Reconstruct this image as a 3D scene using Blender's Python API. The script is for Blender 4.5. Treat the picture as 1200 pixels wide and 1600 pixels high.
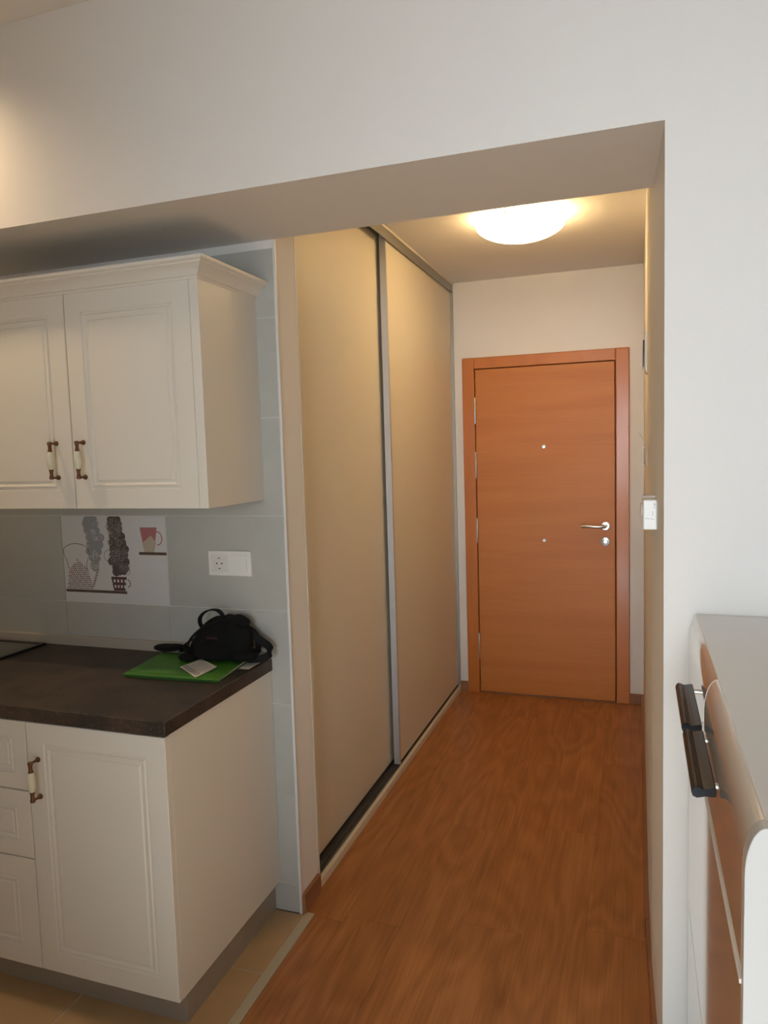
import bpy, bmesh, math, random
from mathutils import Vector, Matrix
random.seed(7)
for o in list(bpy.data.objects): bpy.data.objects.remove(o)
SC = bpy.context.scene
COL = SC.collection
PI = math.pi

# ------------------------------------------------------------------ camera
CAM_H = 1.5651
yaw, pitch, roll, fpx = 0.3345, -0.08551, -0.03008, 1145.41
cam = bpy.data.cameras.new('camera'); co = bpy.data.objects.new('camera', cam); COL.objects.link(co)
fwd = Vector((-math.sin(yaw)*math.cos(pitch), math.cos(yaw)*math.cos(pitch), math.sin(pitch)))
r0 = Vector((math.cos(yaw), math.sin(yaw), 0)); u0 = r0.cross(fwd)
rv = math.cos(roll)*r0 + math.sin(roll)*u0; uv = -math.sin(roll)*r0 + math.cos(roll)*u0
M = Matrix.Identity(4)
for i in range(3):
    M[i][0], M[i][1], M[i][2] = rv[i], uv[i], -fwd[i]
M[2][3] = CAM_H
co.matrix_world = M
cam.sensor_fit = 'VERTICAL'; cam.sensor_height = 36; cam.sensor_width = 27
cam.lens = fpx/1600*36; cam.clip_start = 0.05
SC.camera = co

# ------------------------------------------------------------------ world, lights, exposure
w = bpy.data.worlds.new('world'); SC.world = w; w.use_nodes = True
w.node_tree.nodes['Background'].inputs[0].default_value = (0.62, 0.78, 1.0, 1)
w.node_tree.nodes['Background'].inputs[1].default_value = 0.4
SC.view_settings.view_transform = 'Standard'; SC.view_settings.look = 'None'
SC.view_settings.gamma = 1; SC.view_settings.use_curve_mapping = False
SC.view_settings.exposure = 0.0

def area(name, loc, rot, sx, sy, power, col, spread=PI):
    l = bpy.data.lights.new(name, 'AREA'); l.shape = 'RECTANGLE'; l.size = sx; l.size_y = sy
    l.energy = power; l.color = col; l.spread = spread
    o = bpy.data.objects.new(name, l); COL.objects.link(o); o.location = loc; o.rotation_euler = rot
    return o
# daylight outside the room's window (behind the camera)
WX0, WX1, WZ0, WZ1, YR = -0.7, 0.42, 0.85, 2.3, -2.4
area('window_daylight', (0.0, YR-0.12, 1.57), (math.radians(90), 0, math.radians(-4)), 0.9, 1.45, 17.3, (0.84, 0.93, 1.0), math.radians(62))

# added bluish sunlight through that window; its floor bounce brightens the beam's underside
fill_sun = bpy.data.lights.new('fill_sun', 'SUN'); fill_sun.energy = 56; fill_sun.color = (0.50, 0.82, 1.0); fill_sun.angle = math.radians(1.5)
fill_sun_ob = bpy.data.objects.new('fill_sun', fill_sun); COL.objects.link(fill_sun_ob); fill_sun_ob.rotation_euler = (math.radians(58), 0, math.radians(2))

# geometry of the place (metres, fitted)
XJ = 0.054          # front corner of the right-hand jamb
XR = 0.034          # hallway right wall
YB, YK, YE = 1.705, 2.131, 4.511
ZS, ZC, ZM = 2.232, 2.568, 2.779
XL = -1.080         # end of the tiled pier
XSIDE = 0.50        # room's right wall
XW = -2.56          # room's left wall
ZCT = 0.883

# ------------------------------------------------------------------ materials
def lin(c):
    return tuple(((x/255)/12.92 if x/255 <= 0.04045 else ((x/255+0.055)/1.055)**2.4) for x in c)
class NT:
    def __init__(s, name):
        s.m = bpy.data.materials.new(name); s.m.use_nodes = True; s.t = s.m.node_tree
        s.b = s.t.nodes['Principled BSDF']
    def n(s, typ, **k):
        x = s.t.nodes.new(typ)
        for a, v in k.items():
            if a.startswith('i_'): x.inputs[a[2:].replace('_', ' ')].default_value = v
            else: setattr(x, a, v)
        return x
    def l(s, a, b): s.t.links.new(a, b)
def mat(name, rgb, rough=0.5, metal=0.0, bump=0.0, bscale=200, var=0.0, vscale=6, coat=0.0, spec=0.5):
    N = NT(name); b = N.b
    c = (*rgb, 1)
    b.inputs['Base Color'].default_value = c
    b.inputs['Roughness'].default_value = rough; b.inputs['Metallic'].default_value = metal
    b.inputs['Coat Weight'].default_value = coat; b.inputs['Specular IOR Level'].default_value = spec
    b.inputs['Coat Roughness'].default_value = 0.05
    tc = N.n('ShaderNodeTexCoord')
    if var:
        no = N.n('ShaderNodeTexNoise'); no.inputs['Scale'].default_value = vscale; no.inputs['Detail'].default_value = 5
        N.l(tc.outputs['Object'], no.inputs['Vector'])
        mx = N.n('ShaderNodeMix', data_type='RGBA')
        mx.inputs[6].default_value = tuple(x*(1-var) for x in rgb)+(1,); mx.inputs[7].default_value = tuple(min(1, x*(1+var)) for x in rgb)+(1,)
        N.l(no.outputs[0], mx.inputs[0]); N.l(mx.outputs[2], b.inputs['Base Color'])
    if bump:
        n2 = N.n('ShaderNodeTexNoise'); n2.inputs['Scale'].default_value = bscale; n2.inputs['Detail'].default_value = 3
        N.l(tc.outputs['Object'], n2.inputs['Vector'])
        bp = N.n('ShaderNodeBump'); bp.inputs['Strength'].default_value = bump; bp.inputs['Distance'].default_value = 0.002
        N.l(n2.outputs[0], bp.inputs['Height']); N.l(bp.outputs[0], b.inputs['Normal'])
    return N.m
def wood(name, dark, mid, light, along='Y', scale=1.0, rough=0.4, rnd=True, knots=0.5, contrast=1.0, coat=0.0):
    """wood grain running along the given axis; every plank shifts by its object's random number"""
    N = NT(name); b = N.b
    tc = N.n('ShaderNodeTexCoord'); mp = N.n('ShaderNodeMapping')
    N.l(tc.outputs['Object'], mp.inputs[0])
    q = 0.24 if knots > .4 else 0.09
    st = {'X': (q, 1, 1), 'Y': (1, q, 1), 'Z': (1, 1, q)}[along]
    mp.inputs['Scale'].default_value = st
    vec = mp.outputs[0]
    if rnd:
        oi = N.n('ShaderNodeObjectInfo'); mu = N.n('ShaderNodeVectorMath', operation='SCALE'); mu.inputs[0].default_value = (7.3, 3.1, 5.7)
        N.l(oi.outputs['Random'], mu.inputs[3]); ad = N.n('ShaderNodeVectorMath', operation='ADD')
        N.l(vec, ad.inputs[0]); N.l(mu.outputs[0], ad.inputs[1]); vec = ad.outputs[0]
    # broad cathedral figure: bands of a smooth noise
    n1 = N.n('ShaderNodeTexNoise'); n1.inputs['Scale'].default_value = 4.5*scale; n1.inputs['Detail'].default_value = 1.5; n1.inputs['Roughness'].default_value = 0.45
    N.l(vec, n1.inputs['Vector'])
    m1 = N.n('ShaderNodeMath', operation='MULTIPLY'); m1.inputs[1].default_value = 130*knots+8 if knots > .4 else 60*knots+8; N.l(n1.outputs[0], m1.inputs[0])
    sn = N.n('ShaderNodeMath', operation='SINE'); N.l(m1.outputs[0], sn.inputs[0])
    # fine fibres
    n2 = N.n('ShaderNodeTexNoise'); n2.inputs['Scale'].default_value = 110*scale; n2.inputs['Detail'].default_value = 6; n2.inputs['Roughness'].default_value = 0.65
    mp2 = N.n('ShaderNodeMapping'); q = 0.12 if knots > .4 else 0.25
    mp2.inputs['Scale'].default_value = {'X': (q, 1, 1), 'Y': (1, q, 1), 'Z': (1, 1, q)}[along]
    N.l(vec, mp2.inputs[0]); N.l(mp2.outputs[0], n2.inputs['Vector'])
    n3 = N.n('ShaderNodeTexNoise'); n3.inputs['Scale'].default_value = (16 if knots > .4 else 9)*scale; n3.inputs['Detail'].default_value = 4
    N.l(vec, n3.inputs['Vector'])
    a = N.n('ShaderNodeMath', operation='MULTIPLY_ADD'); a.inputs[1].default_value = (0.085 if knots > .4 else 0.11)*contrast; a.inputs[2].default_value = 0.0; N.l(sn.outputs[0], a.inputs[0])
    f = N.n('ShaderNodeMath', operation='MULTIPLY_ADD'); f.inputs[1].default_value = 0.75*contrast; N.l(n2.outputs[0], f.inputs[0]); N.l(a.outputs[0], f.inputs[2])
    n3a = 0.5 if knots > .4 else 0.9
    g = N.n('ShaderNodeMath', operation='MULTIPLY_ADD'); g.inputs[1].default_value = n3a*contrast; N.l(n3.outputs[0], g.inputs[0]); N.l(f.outputs[0], g.inputs[2])
    off = N.n('ShaderNodeMath', operation='ADD'); off.inputs[1].default_value = 0.5-(0.375+n3a/2)*contrast; N.l(g.outputs[0], off.inputs[0])
    if knots > .4:          # small dark knots and streaks
        n4 = N.n('ShaderNodeTexNoise'); n4.inputs['Scale'].default_value = 11*scale; n4.inputs['Detail'].default_value = 2
        va = N.n('ShaderNodeVectorMath', operation='ADD'); va.inputs[1].default_value = (31.0, 17.0, 5.0)
        N.l(vec, va.inputs[0]); N.l(va.outputs[0], n4.inputs['Vector'])
        mr = N.n('ShaderNodeMapRange'); mr.inputs[1].default_value = 0.66; mr.inputs[2].default_value = 0.80; mr.inputs[3].default_value = 0.0; mr.inputs[4].default_value = 0.24
        N.l(n4.outputs[0], mr.inputs[0]); sb = N.n('ShaderNodeMath', operation='SUBTRACT'); N.l(off.outputs[0], sb.inputs[0]); N.l(mr.outputs[0], sb.inputs[1]); off = sb
    cr = N.n('ShaderNodeValToRGB'); e = cr.color_ramp.elements
    e[0].position = 0.12; e[0].color = (*dark, 1); e[1].position = 0.85; e[1].color = (*light, 1)
    k = e.new(0.5); k.color = (*mid, 1)
    N.l(off.outputs[0], cr.inputs[0]); N.l(cr.outputs[0], b.inputs['Base Color'])
    b.inputs['Roughness'].default_value = rough; b.inputs['Coat Weight'].default_value = coat; b.inputs['Coat Roughness'].default_value = 0.15
    bp = N.n('ShaderNodeBump'); bp.inputs['Strength'].default_value = 0.12; bp.inputs['Distance'].default_value = 0.0006
    N.l(n2.outputs[0], bp.inputs['Height']); N.l(bp.outputs[0], b.inputs['Normal'])
    return N.m
MT = {}
MT['paint'] = mat('wall paint', (0.80, 0.775, 0.745), 0.85, bump=0.15, bscale=260)
MT['ceiling'] = mat('ceiling paint', (0.78, 0.755, 0.73), 0.9, bump=0.1, bscale=260)
MT['plaster'] = mat('edge plaster', (0.74, 0.72, 0.69), 0.7)
MT['white_trim'] = mat('white corner trim', (0.70, 0.69, 0.67), 0.4)
MT['cab'] = mat('satin white foil', (0.74, 0.715, 0.655), 0.38, bump=0.05, bscale=500)
MT['cab_in'] = mat('cabinet inside', (0.7, 0.68, 0.63), 0.6)
MT['gap'] = mat('dark gap', (0.03, 0.028, 0.025), 0.8)
MT['wardrobe'] = mat('cream melamine', (0.72, 0.66, 0.55), 0.5, bump=0.04, bscale=600)
MT['alu'] = mat('anodised aluminium', (0.42, 0.42, 0.40), 0.38, 0.85)
MT['alu_light'] = mat('light aluminium stile', (0.55, 0.55, 0.56), 0.45, 0.6)
MT['alu_dark'] = mat('dark track', (0.09, 0.085, 0.08), 0.5, 0.4)
MT['sill'] = mat('cream sill', (0.72, 0.66, 0.55), 0.5)
MT['steel'] = mat('brushed steel', (0.62, 0.61, 0.59), 0.28, 1.0)
MT['plinth'] = mat('brushed aluminium plinth', (0.42, 0.39, 0.35), 0.4, 0.45, var=0.08, vscale=20)
MT['upstand'] = mat('beige grey aluminium upstand', (0.46, 0.43, 0.38), 0.5, 0.2)
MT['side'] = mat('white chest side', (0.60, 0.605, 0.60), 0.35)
MT['bronze'] = mat('antique bronze', (0.17, 0.085, 0.045), 0.35, 0.8)
MT['porcelain'] = mat('cream porcelain', (0.72, 0.70, 0.55), 0.12, coat=0.6)
MT['grout'] = mat('light grout', (0.78, 0.77, 0.74), 0.9)
MT['tile'] = mat('grey wall tile', (0.465, 0.465, 0.435), 0.42, bump=0.04, bscale=90, var=0.07, vscale=14)
MT['decor'] = mat('pale decor tile', (0.66, 0.655, 0.65), 0.4, var=0.03, vscale=20)
MT['floor_tile'] = mat('beige floor tile', (0.46, 0.31, 0.17), 0.45, var=0.14, vscale=9)
MT['strip'] = mat('beige joint strip', (0.47, 0.42, 0.32), 0.5)
MT['plank'] = wood('laminate plank', lin((122, 74, 40)), lin((166, 108, 62)), lin((194, 136, 86)), 'Y', 1.0, 0.36, True, 0.45, 0.85)
MT['skirt'] = wood('brown skirting', lin((120, 78, 52)), lin((150, 104, 74)), lin((170, 124, 92)), 'Y', 1.0, 0.45, False, 0.3, 0.5)
MT['leaf'] = wood('beech veneer across', lin((180, 106, 45)), lin((194, 119, 52)), lin((205, 132, 62)), 'X', 1.6, 0.48, False, 0.12, 0.6, 0.0)
MT['frame'] = wood('beech veneer upright', lin((180, 102, 42)), lin((192, 114, 48)), lin((202, 125, 57)), 'Z', 1.6, 0.36, False, 0.12, 0.5, 0.15)
MT['gloss'] = mat('high gloss white lacquer', (0.70, 0.69, 0.67), 0.12, coat=1.0)
MT['top'] = mat('satin white top', (0.76, 0.75, 0.73), 0.35, bump=0.05, bscale=500)
MT['edge'] = mat('white edge band', (0.84, 0.84, 0.82), 0.3)
MT['wenge'] = mat('glossy dark wenge', (0.012, 0.006, 0.006), 0.25, spec=0.16)
MT['black_glass'] = mat('black hob glass', (0.045, 0.05, 0.05), 0.12)
MT['black_edge'] = mat('black hob frame', (0.012, 0.012, 0.012), 0.3)
MT['plastic'] = mat('white plastic', (0.80, 0.79, 0.76), 0.35)
MT['socket_in'] = mat('socket well', (0.74, 0.73, 0.70), 0.4)
MT['dark'] = mat('black plastic', (0.012, 0.012, 0.012), 0.5)
MT['dark_face'] = mat('dark glossy front', (0.035, 0.018, 0.022), 0.12)
MT['beige_pl'] = mat('beige plastic', (0.62, 0.52, 0.45), 0.45)
MT['nylon'] = mat('black nylon', (0.0045, 0.0045, 0.005), 0.85, bump=0.6, bscale=900, spec=0.25)
MT['web'] = mat('black webbing', (0.007, 0.007, 0.0075), 0.8, bump=0.5, bscale=700, spec=0.3)
MT['red_print'] = mat('dark red logo', (0.035, 0.006, 0.006), 0.8)
MT['green'] = mat('green card', (0.060, 0.215, 0.018), 0.5, var=0.06, vscale=12)
MT['green_dark'] = mat('green card edge', (0.02, 0.09, 0.012), 0.6)
MT['elastic'] = mat('dark green elastic', (0.05, 0.19, 0.02), 0.7)
MT['paper'] = mat('white paper', (0.72, 0.70, 0.66), 0.8)
MT['ink'] = mat('grey ink', (0.12, 0.12, 0.13), 0.8)
MT['blue_ink'] = mat('blue ink', (0.10, 0.12, 0.35), 0.8)
MT['p_kettle'] = mat('kettle brown print', (0.10, 0.045, 0.045), 0.5)
MT['p_red'] = mat('soft red print', (0.42, 0.16, 0.16), 0.5)
MT['p_shelf'] = mat('shelf brown print', (0.10, 0.065, 0.05), 0.5, var=0.6, vscale=60)
MT['p_grey'] = mat('grey steam print', (0.30, 0.31, 0.335), 0.5)
MT['p_dark'] = mat('charcoal steam print', (0.085, 0.075, 0.070), 0.5)
MT['p_mid'] = mat('taupe swirl print', (0.30, 0.27, 0.25), 0.5)
MT['p_line'] = mat('dark line print', (0.07, 0.06, 0.06), 0.5)
MT['p_cream'] = mat('cream print', (0.50, 0.42, 0.33), 0.5)
# speckled worktop
N = NT('dark speckled laminate'); tc = N.n('ShaderNodeTexCoord')
n1 = N.n('ShaderNodeTexNoise'); n1.inputs['Scale'].default_value = 9; n1.inputs['Detail'].default_value = 6
n2 = N.n('ShaderNodeTexNoise'); n2.inputs['Scale'].default_value = 170; n2.inputs['Detail'].default_value = 4
n2.inputs['Roughness'].default_value = 0.7
for q in (n1, n2): N.l(tc.outputs['Object'], q.inputs['Vector'])
r1 = N.n('ShaderNodeValToRGB'); r1.color_ramp.elements[0].position = 0.38; r1.color_ramp.elements[0].color = (0.024, 0.019, 0.016, 1)
r1.color_ramp.elements[1].position = 0.68; r1.color_ramp.elements[1].color = (0.066, 0.042, 0.030, 1)
r2 = N.n('ShaderNodeValToRGB'); r2.color_ramp.elements[0].position = 0.56; r2.color_ramp.elements[0].color = (0, 0, 0, 1)
r2.color_ramp.elements[1].position = 0.74; r2.color_ramp.elements[1].color = (0.8, 0.8, 0.8, 1)
mx = N.n('ShaderNodeMix', data_type='RGBA'); mx.inputs[7].default_value = (0.20, 0.15, 0.12, 1)
N.l(n1.outputs[0], r1.inputs[0]); N.l(n2.outputs[0], r2.inputs[0]); N.l(r2.outputs[0], mx.inputs[0]); N.l(r1.outputs[0], mx.inputs[6])
N.l(mx.outputs[2], N.b.inputs['Base Color']); N.b.inputs['Roughness'].default_value = 0.5
bp = N.n('ShaderNodeBump'); bp.inputs['Strength'].default_value = 0.25; bp.inputs['Distance'].default_value = 0.001
N.l(n2.outputs[0], bp.inputs['Height']); N.l(bp.outputs[0], N.b.inputs['Normal'])
MT['worktop'] = N.m
# lit opal glass
N = NT('lit opal glass'); N.b.inputs['Base Color'].default_value = (0.9, 0.86, 0.8, 1); N.b.inputs['Roughness'].default_value = 0.2
N.b.inputs['Emission Color'].default_value = (1.0, 0.68, 0.31, 1); N.b.inputs['Emission Strength'].default_value = 15
MT['opal'] = N.m
N = NT('lamp glass rim'); N.b.inputs['Base Color'].default_value = (0.95, 0.9, 0.8, 1); N.b.inputs['Roughness'].default_value = 0.1
N.b.inputs['Transmission Weight'].default_value = 0.6
N.b.inputs['Emission Color'].default_value = (1.0, 0.68, 0.36, 1); N.b.inputs['Emission Strength'].default_value = 2.0
MT['rimglass'] = N.m

# ------------------------------------------------------------------ helpers
def world_loc(o):
    v = Vector(o.location)
    while o.parent: o = o.parent; v += Vector(o.location)
    return v
def finish(name, bm, m, parent=None, bevel=0, seg=2, smooth=False, origin=None):
    me = bpy.data.meshes.new(name)
    off = world_loc(parent) if parent else Vector((0, 0, 0))
    if origin is not None: off = Vector(origin)
    bmesh.ops.translate(bm, verts=bm.verts, vec=-off)
    bmesh.ops.recalc_face_normals(bm, faces=bm.faces)
    bm.to_mesh(me); bm.free()
    for x in (m if isinstance(m, (list, tuple)) else [m]): me.materials.append(MT[x])
    if smooth:
        for p in me.polygons: p.use_smooth = True
        if smooth != 'all':
            try: me.set_sharp_from_angle(angle=math.radians(35))
            except Exception: pass
    o = bpy.data.objects.new(name, me); COL.objects.link(o)
    if parent: o.parent = parent; o.location = (off - world_loc(parent)) if origin is not None else (0, 0, 0)
    else: o.location = off
    if bevel:
        b = o.modifiers.new('bevel', 'BEVEL'); b.width = bevel; b.segments = seg; b.limit_method = 'ANGLE'
    return o
def box(bm, x0, x1, y0, y1, z0, z1, mi=0):
    v = [bm.verts.new((x, y, z)) for x in (x0, x1) for y in (y0, y1) for z in (z0, z1)]
    F = [(0,1,3,2),(4,6,7,5),(0,4,5,1),(2,3,7,6),(0,2,6,4),(1,5,7,3)]
    for f in F: bm.faces.new([v[i] for i in f]).material_index = mi
def BX(name, m, parent, *c, bevel=0, origin=None, seg=2):
    bm = bmesh.new(); box(bm, *c); return finish(name, bm, m, parent, bevel, seg, origin=origin)
def prism(bm, pts, axis, a0, a1, mi=0):
    """extrude a closed outline along an axis; pts are the other two coordinates in order"""
    def P(p, a):
        return {'X': (a, p[0], p[1]), 'Y': (p[0], a, p[1]), 'Z': (p[0], p[1], a)}[axis]
    A = [bm.verts.new(P(p, a0)) for p in pts]; B = [bm.verts.new(P(p, a1)) for p in pts]
    n = len(pts)
    for i in range(n): bm.faces.new((A[i], A[(i+1) % n], B[(i+1) % n], B[i])).material_index = mi
    bm.faces.new(A[::-1]).material_index = mi; bm.faces.new(B).material_index = mi
def lathe(bm, c, axis, prof, n=20, mi=0, cap=True):
    rings = []
    for r, h in prof:
        ring = []
        for k in range(n):
            a = 2*PI*k/n; x, y = r*math.cos(a), r*math.sin(a)
            p = {'Z': (x, y, h), 'Y': (x, h, y), 'X': (h, x, y)}[axis]
            ring.append(bm.verts.new((c[0]+p[0], c[1]+p[1], c[2]+p[2])))
        rings.append(ring)
    for A, B in zip(rings, rings[1:]):
        for k in range(n): bm.faces.new((A[k], A[(k+1) % n], B[(k+1) % n], B[k])).material_index = mi
    if cap:
        bm.faces.new(rings[0][::-1]).material_index = mi; bm.faces.new(rings[-1]).material_index = mi
def tube(bm, pts, rad, n=10, mi=0):
    pts = [Vector(p) for p in pts]; rings = []
    up = Vector((0.13, 0.21, 1)).normalized()
    for i, p in enumerate(pts):
        t = (pts[min(i+1, len(pts)-1)]-pts[max(i-1, 0)]).normalized()
        a = t.cross(up)
        if a.length < 0.05: a = t.cross(Vector((1, 0, 0)))
        a.normalize(); b = a.cross(t); up = b
        r = rad[i] if isinstance(rad, (list, tuple)) else rad
        rings.append([bm.verts.new(p + r*(math.cos(2*PI*k/n)*a + math.sin(2*PI*k/n)*b)) for k in range(n)])
    for A, B in zip(rings, rings[1:]):
        for k in range(n): bm.faces.new((A[k], A[(k+1) % n], B[(k+1) % n], B[k])).material_index = mi
    bm.faces.new(rings[0][::-1]).material_index = mi; bm.faces.new(rings[-1]).material_index = mi
def smooth_path(pts, k=6):
    """Catmull-Rom through the points"""
    P = [Vector(p) for p in pts]; P = [2*P[0]-P[1]] + P + [2*P[-1]-P[-2]]; out = []
    for i in range(1, len(P)-2):
        for j in range(k):
            t = j/k; a, b, c, d = P[i-1:i+3]
            out.append(0.5*((2*b)+(c-a)*t+(2*a-5*b+4*c-d)*t*t+(3*b-a-3*c+d)*t**3))
    out.append(P[-2]); return out
def ribbon(bm, pts, wid, w=0.02, th=0.003, mi=0):
    """flat strap: pts a smooth path, wid the across direction(s)"""
    pts = [Vector(p) for p in pts]; rings = []; n = len(pts)
    for i, p in enumerate(pts):
        t = (pts[min(i+1, n-1)]-pts[max(i-1, 0)]).normalized()
        a = Vector(wid[min(int(i*len(wid)/n), len(wid)-1)] if isinstance(wid, list) else wid)
        a = (a - a.dot(t)*t).normalized(); nn = t.cross(a)
        rings.append([bm.verts.new(p + s*a*w/2 + q*nn*th/2) for s, q in ((-1,-1),(1,-1),(1,1),(-1,1))])
    for A, B in zip(rings, rings[1:]):
        for k in range(4): bm.faces.new((A[k], A[(k+1) % 4], B[(k+1) % 4], B[k])).material_index = mi
    bm.faces.new(rings[0][::-1]).material_index = mi; bm.faces.new(rings[-1]).material_index = mi
def setp(o, label=None, cat=None, group=None, kind=None):
    if label: o['label'] = label
    if cat: o['category'] = cat
    if group: o['group'] = group
    if kind: o['kind'] = kind
    return o
def empty(name, loc, **k):
    o = bpy.data.objects.new(name, None); COL.objects.link(o); o.location = loc; o.empty_display_size = 0.1
    return setp(o, **k)
def S(o, label=None): return setp(o, label=label, kind='structure')

# ------------------------------------------------------------------ the shell
# beam over the opening, its underside running back to the kitchen wall
S(BX('beam', 'paint', None, XW, XJ, YB, YK, ZS, ZM), 'plain white plastered beam spanning above kitchen and hallway opening')
# pier on the right: white wall face towards the room, jamb and hallway wall on its left
bm = bmesh.new(); prism(bm, [(XJ, YB), (XR+0.004, YK), (XR, YK+0.35), (XR, YE+0.1), (XSIDE+0.1, YE+0.1), (XSIDE+0.1, YB)], "Z", 0, ZM)
S(finish('wall_right', bm, "paint"), 'bright white wall and jamb right of the hallway opening')
S(BX('wall_side', 'paint', None, XSIDE, XSIDE+0.1, YR-0.1, YB, 0, ZM))
S(BX('wall_left', 'paint', None, XW-0.1, XW, YR-0.1, YK+0.1, 0, ZM))
# kitchen wall body
WT = 0.010
wb = S(BX('wall_kitchen', 'paint', None, XW, XL, YK+WT, 2.272, 0, ZC+0.02), 'short wall behind the kitchen, covered with grey tiles')
# end wall round the entrance door
bm = bmesh.new()
DX0, DX1, DZ = -1.0, -0.07, 2.08
box(bm, -1.82, DX0, YE, YE+0.1, 0, ZM); box(bm, DX1, XR, YE, YE+0.1, 0, ZM); box(bm, DX0, DX1, YE, YE+0.1, DZ, ZM)
S(finish('wall_end', bm, 'paint'), 'cream painted end wall around the entrance door')
S(BX('wall_outer', 'paint', None, -1.92, -1.82, 2.272, YE+0.1, 0, ZM))
# rear wall with the window opening
bm = bmesh.new()
box(bm, XW, WX0, YR-0.1, YR, 0, ZM); box(bm, WX1, XSIDE, YR-0.1, YR, 0, ZM)
box(bm, WX0, WX1, YR-0.1, YR, 0, WZ0); box(bm, WX0, WX1, YR-0.1, YR, WZ1, ZM)
S(finish('wall_rear', bm, 'paint'))
wf = S(empty('window_1', (WX0, YR-0.05, WZ0)))
bm = bmesh.new()
for c in ((WX0, WX0+.05, WZ0, WZ1), (WX1-.05, WX1, WZ0, WZ1), (WX0, WX1, WZ0, WZ0+.05), (WX0, WX1, WZ1-.05, WZ1), ((WX0+WX1)/2-.03, (WX0+WX1)/2+.03, WZ0, WZ1)):
    box(bm, c[0], c[1], YR-.07, YR-.02, c[2], c[3])
finish('window_frame', bm, 'plastic', wf)
# ceilings
bm = bmesh.new(); box(bm, XW-.1, XSIDE+.1, YR-.1, YB+.3, ZM, ZM+.08)
S(finish('ceiling', bm, 'ceiling'), 'shaded white ceiling of the room, upper left corner')
S(BX('ceiling_hallway', 'ceiling', None, -1.82, XR, YK-.001, YE, ZC, ZC+.08), 'warm lit hallway ceiling that carries the round lamp')

# wall tiles: separate pieces
xs = [XL-0.0025, -1.540, -1.990, -2.440, XW]
zs = [0.0, 0.0965, 0.412, 0.7275, 1.043, 1.3585, 1.677, 1.994, 2.207]
BX('grout_bed', 'grout', wb, XW, XL-0.002, YK+0.0025, YK+WT, 0, 2.207)
g = 0.00125
for i in range(4):
    for j in range(8):
        dec = (i == 1 and j == 4)
        t = BX('tile', 'decor' if dec else 'tile', wb, xs[i+1]+g, xs[i]-g*(i > 0), YK, YK+0.006, zs[j]+g, zs[j+1]-g, bevel=0.0006, seg=1)
        if dec: t['label'] = 'pale decor tile printed with kettle, cups and steam'; decor = t
BX('plaster_band', 'plaster', wb, XW, XL, YK+0.001, YK+WT, 2.207, ZS)
BX('corner_trim', 'white_trim', wb, XL-0.006, XL+0.0035, YK-0.0035, YK+0.008, 0, ZS, bevel=0.002)

# prints on the decor tile (flat, 0.2 mm proud)
PY = YK-0.0003
def flat(bm, pts, mi=0, y=PY):
    bm.faces.new([bm.verts.new((x, y, z)) for x, z in pts]).material_index = mi
def stroke(bm, pts, wd, mi=0, y=PY-0.0001, closed=False):
    n = len(pts)
    L = []
    for i in range(n):
        a = pts[(i-1) % n] if closed else pts[max(i-1, 0)]; b = pts[(i+1) % n] if closed else pts[min(i+1, n-1)]
        dx, dz = b[0]-a[0], b[1]-a[1]; l = math.hypot(dx, dz) or 1; nx, nz = -dz/l*wd/2, dx/l*wd/2
        L.append((bm.verts.new((pts[i][0]+nx, y, pts[i][1]+nz)), bm.verts.new((pts[i][0]-nx, y, pts[i][1]-nz))))
    rng = range(n) if closed else range(n-1)
    for i in rng:
        A, B = L[i], L[(i+1) % n]; bm.faces.new((A[0], B[0], B[1], A[1])).material_index = mi
# kettle: rows of small dashes inside its outline
bm = bmesh.new()
def kettle_w(z):            # left, right of body at height z
    t = (z-1.091)/(1.173-1.091)
    if z < 1.165: return (-1.978+0.014*t, -1.862-0.022*t)
    s = (z-1.165)/(1.193-1.165); return (-1.964+0.040*s, -1.884-0.036*s)
z = 1.092; row = 0
while z < 1.192:
    a, b = kettle_w(z); x = a + (row % 2)*0.0044
    while x < b:
        flat(bm, [(x, z), (min(x+0.0056, b), z), (min(x+0.0056, b), z+0.0044), (x, z+0.0044)], (row+int((x-a)/.0088)) % 3 == 1)
        x += 0.0088
    z += 0.0072; row += 1
for k in range(13):        # spout
    zz = 1.100+k*0.0052; x0 = -1.868+0.0022*k
    flat(bm, [(x0, zz), (x0+0.0105, zz), (x0+0.0105, zz+0.003), (x0, zz+0.003)], k % 2)
stroke(bm, [(-1.926+0.003*math.cos(a), 1.197+0.003*math.sin(a)) for a in [2*PI*k/10 for k in range(10)]], 0.0018, 0, closed=True)
stroke(bm, [(p.x, p.z) for p in smooth_path([(-1.968, 0, 1.166), (-1.974, 0, 1.192), (-1.990+.004, 0, 1.222), (-1.980, 0, 1.243), (-1.945, 0, 1.256), (-1.905, 0, 1.254), (-1.878, 0, 1.240), (-1.872, 0, 1.215), (-1.884, 0, 1.190), (-1.886, 0, 1.166)])], 0.0022, 2)
finish('printed_kettle', bm, ['p_kettle', 'p_red', 'p_line'], decor)
bm = bmesh.new()
flat(bm, [(-1.985, 1.079), (-1.716, 1.079), (-1.716, 1.089), (-1.985, 1.089)]); flat(bm, [(-1.656, 1.221), (-1.5415, 1.221), (-1.5415, 1.231), (-1.656, 1.231)])
finish('printed_shelf', bm, 'p_shelf', decor)
rs = random.Random(3)
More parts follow.
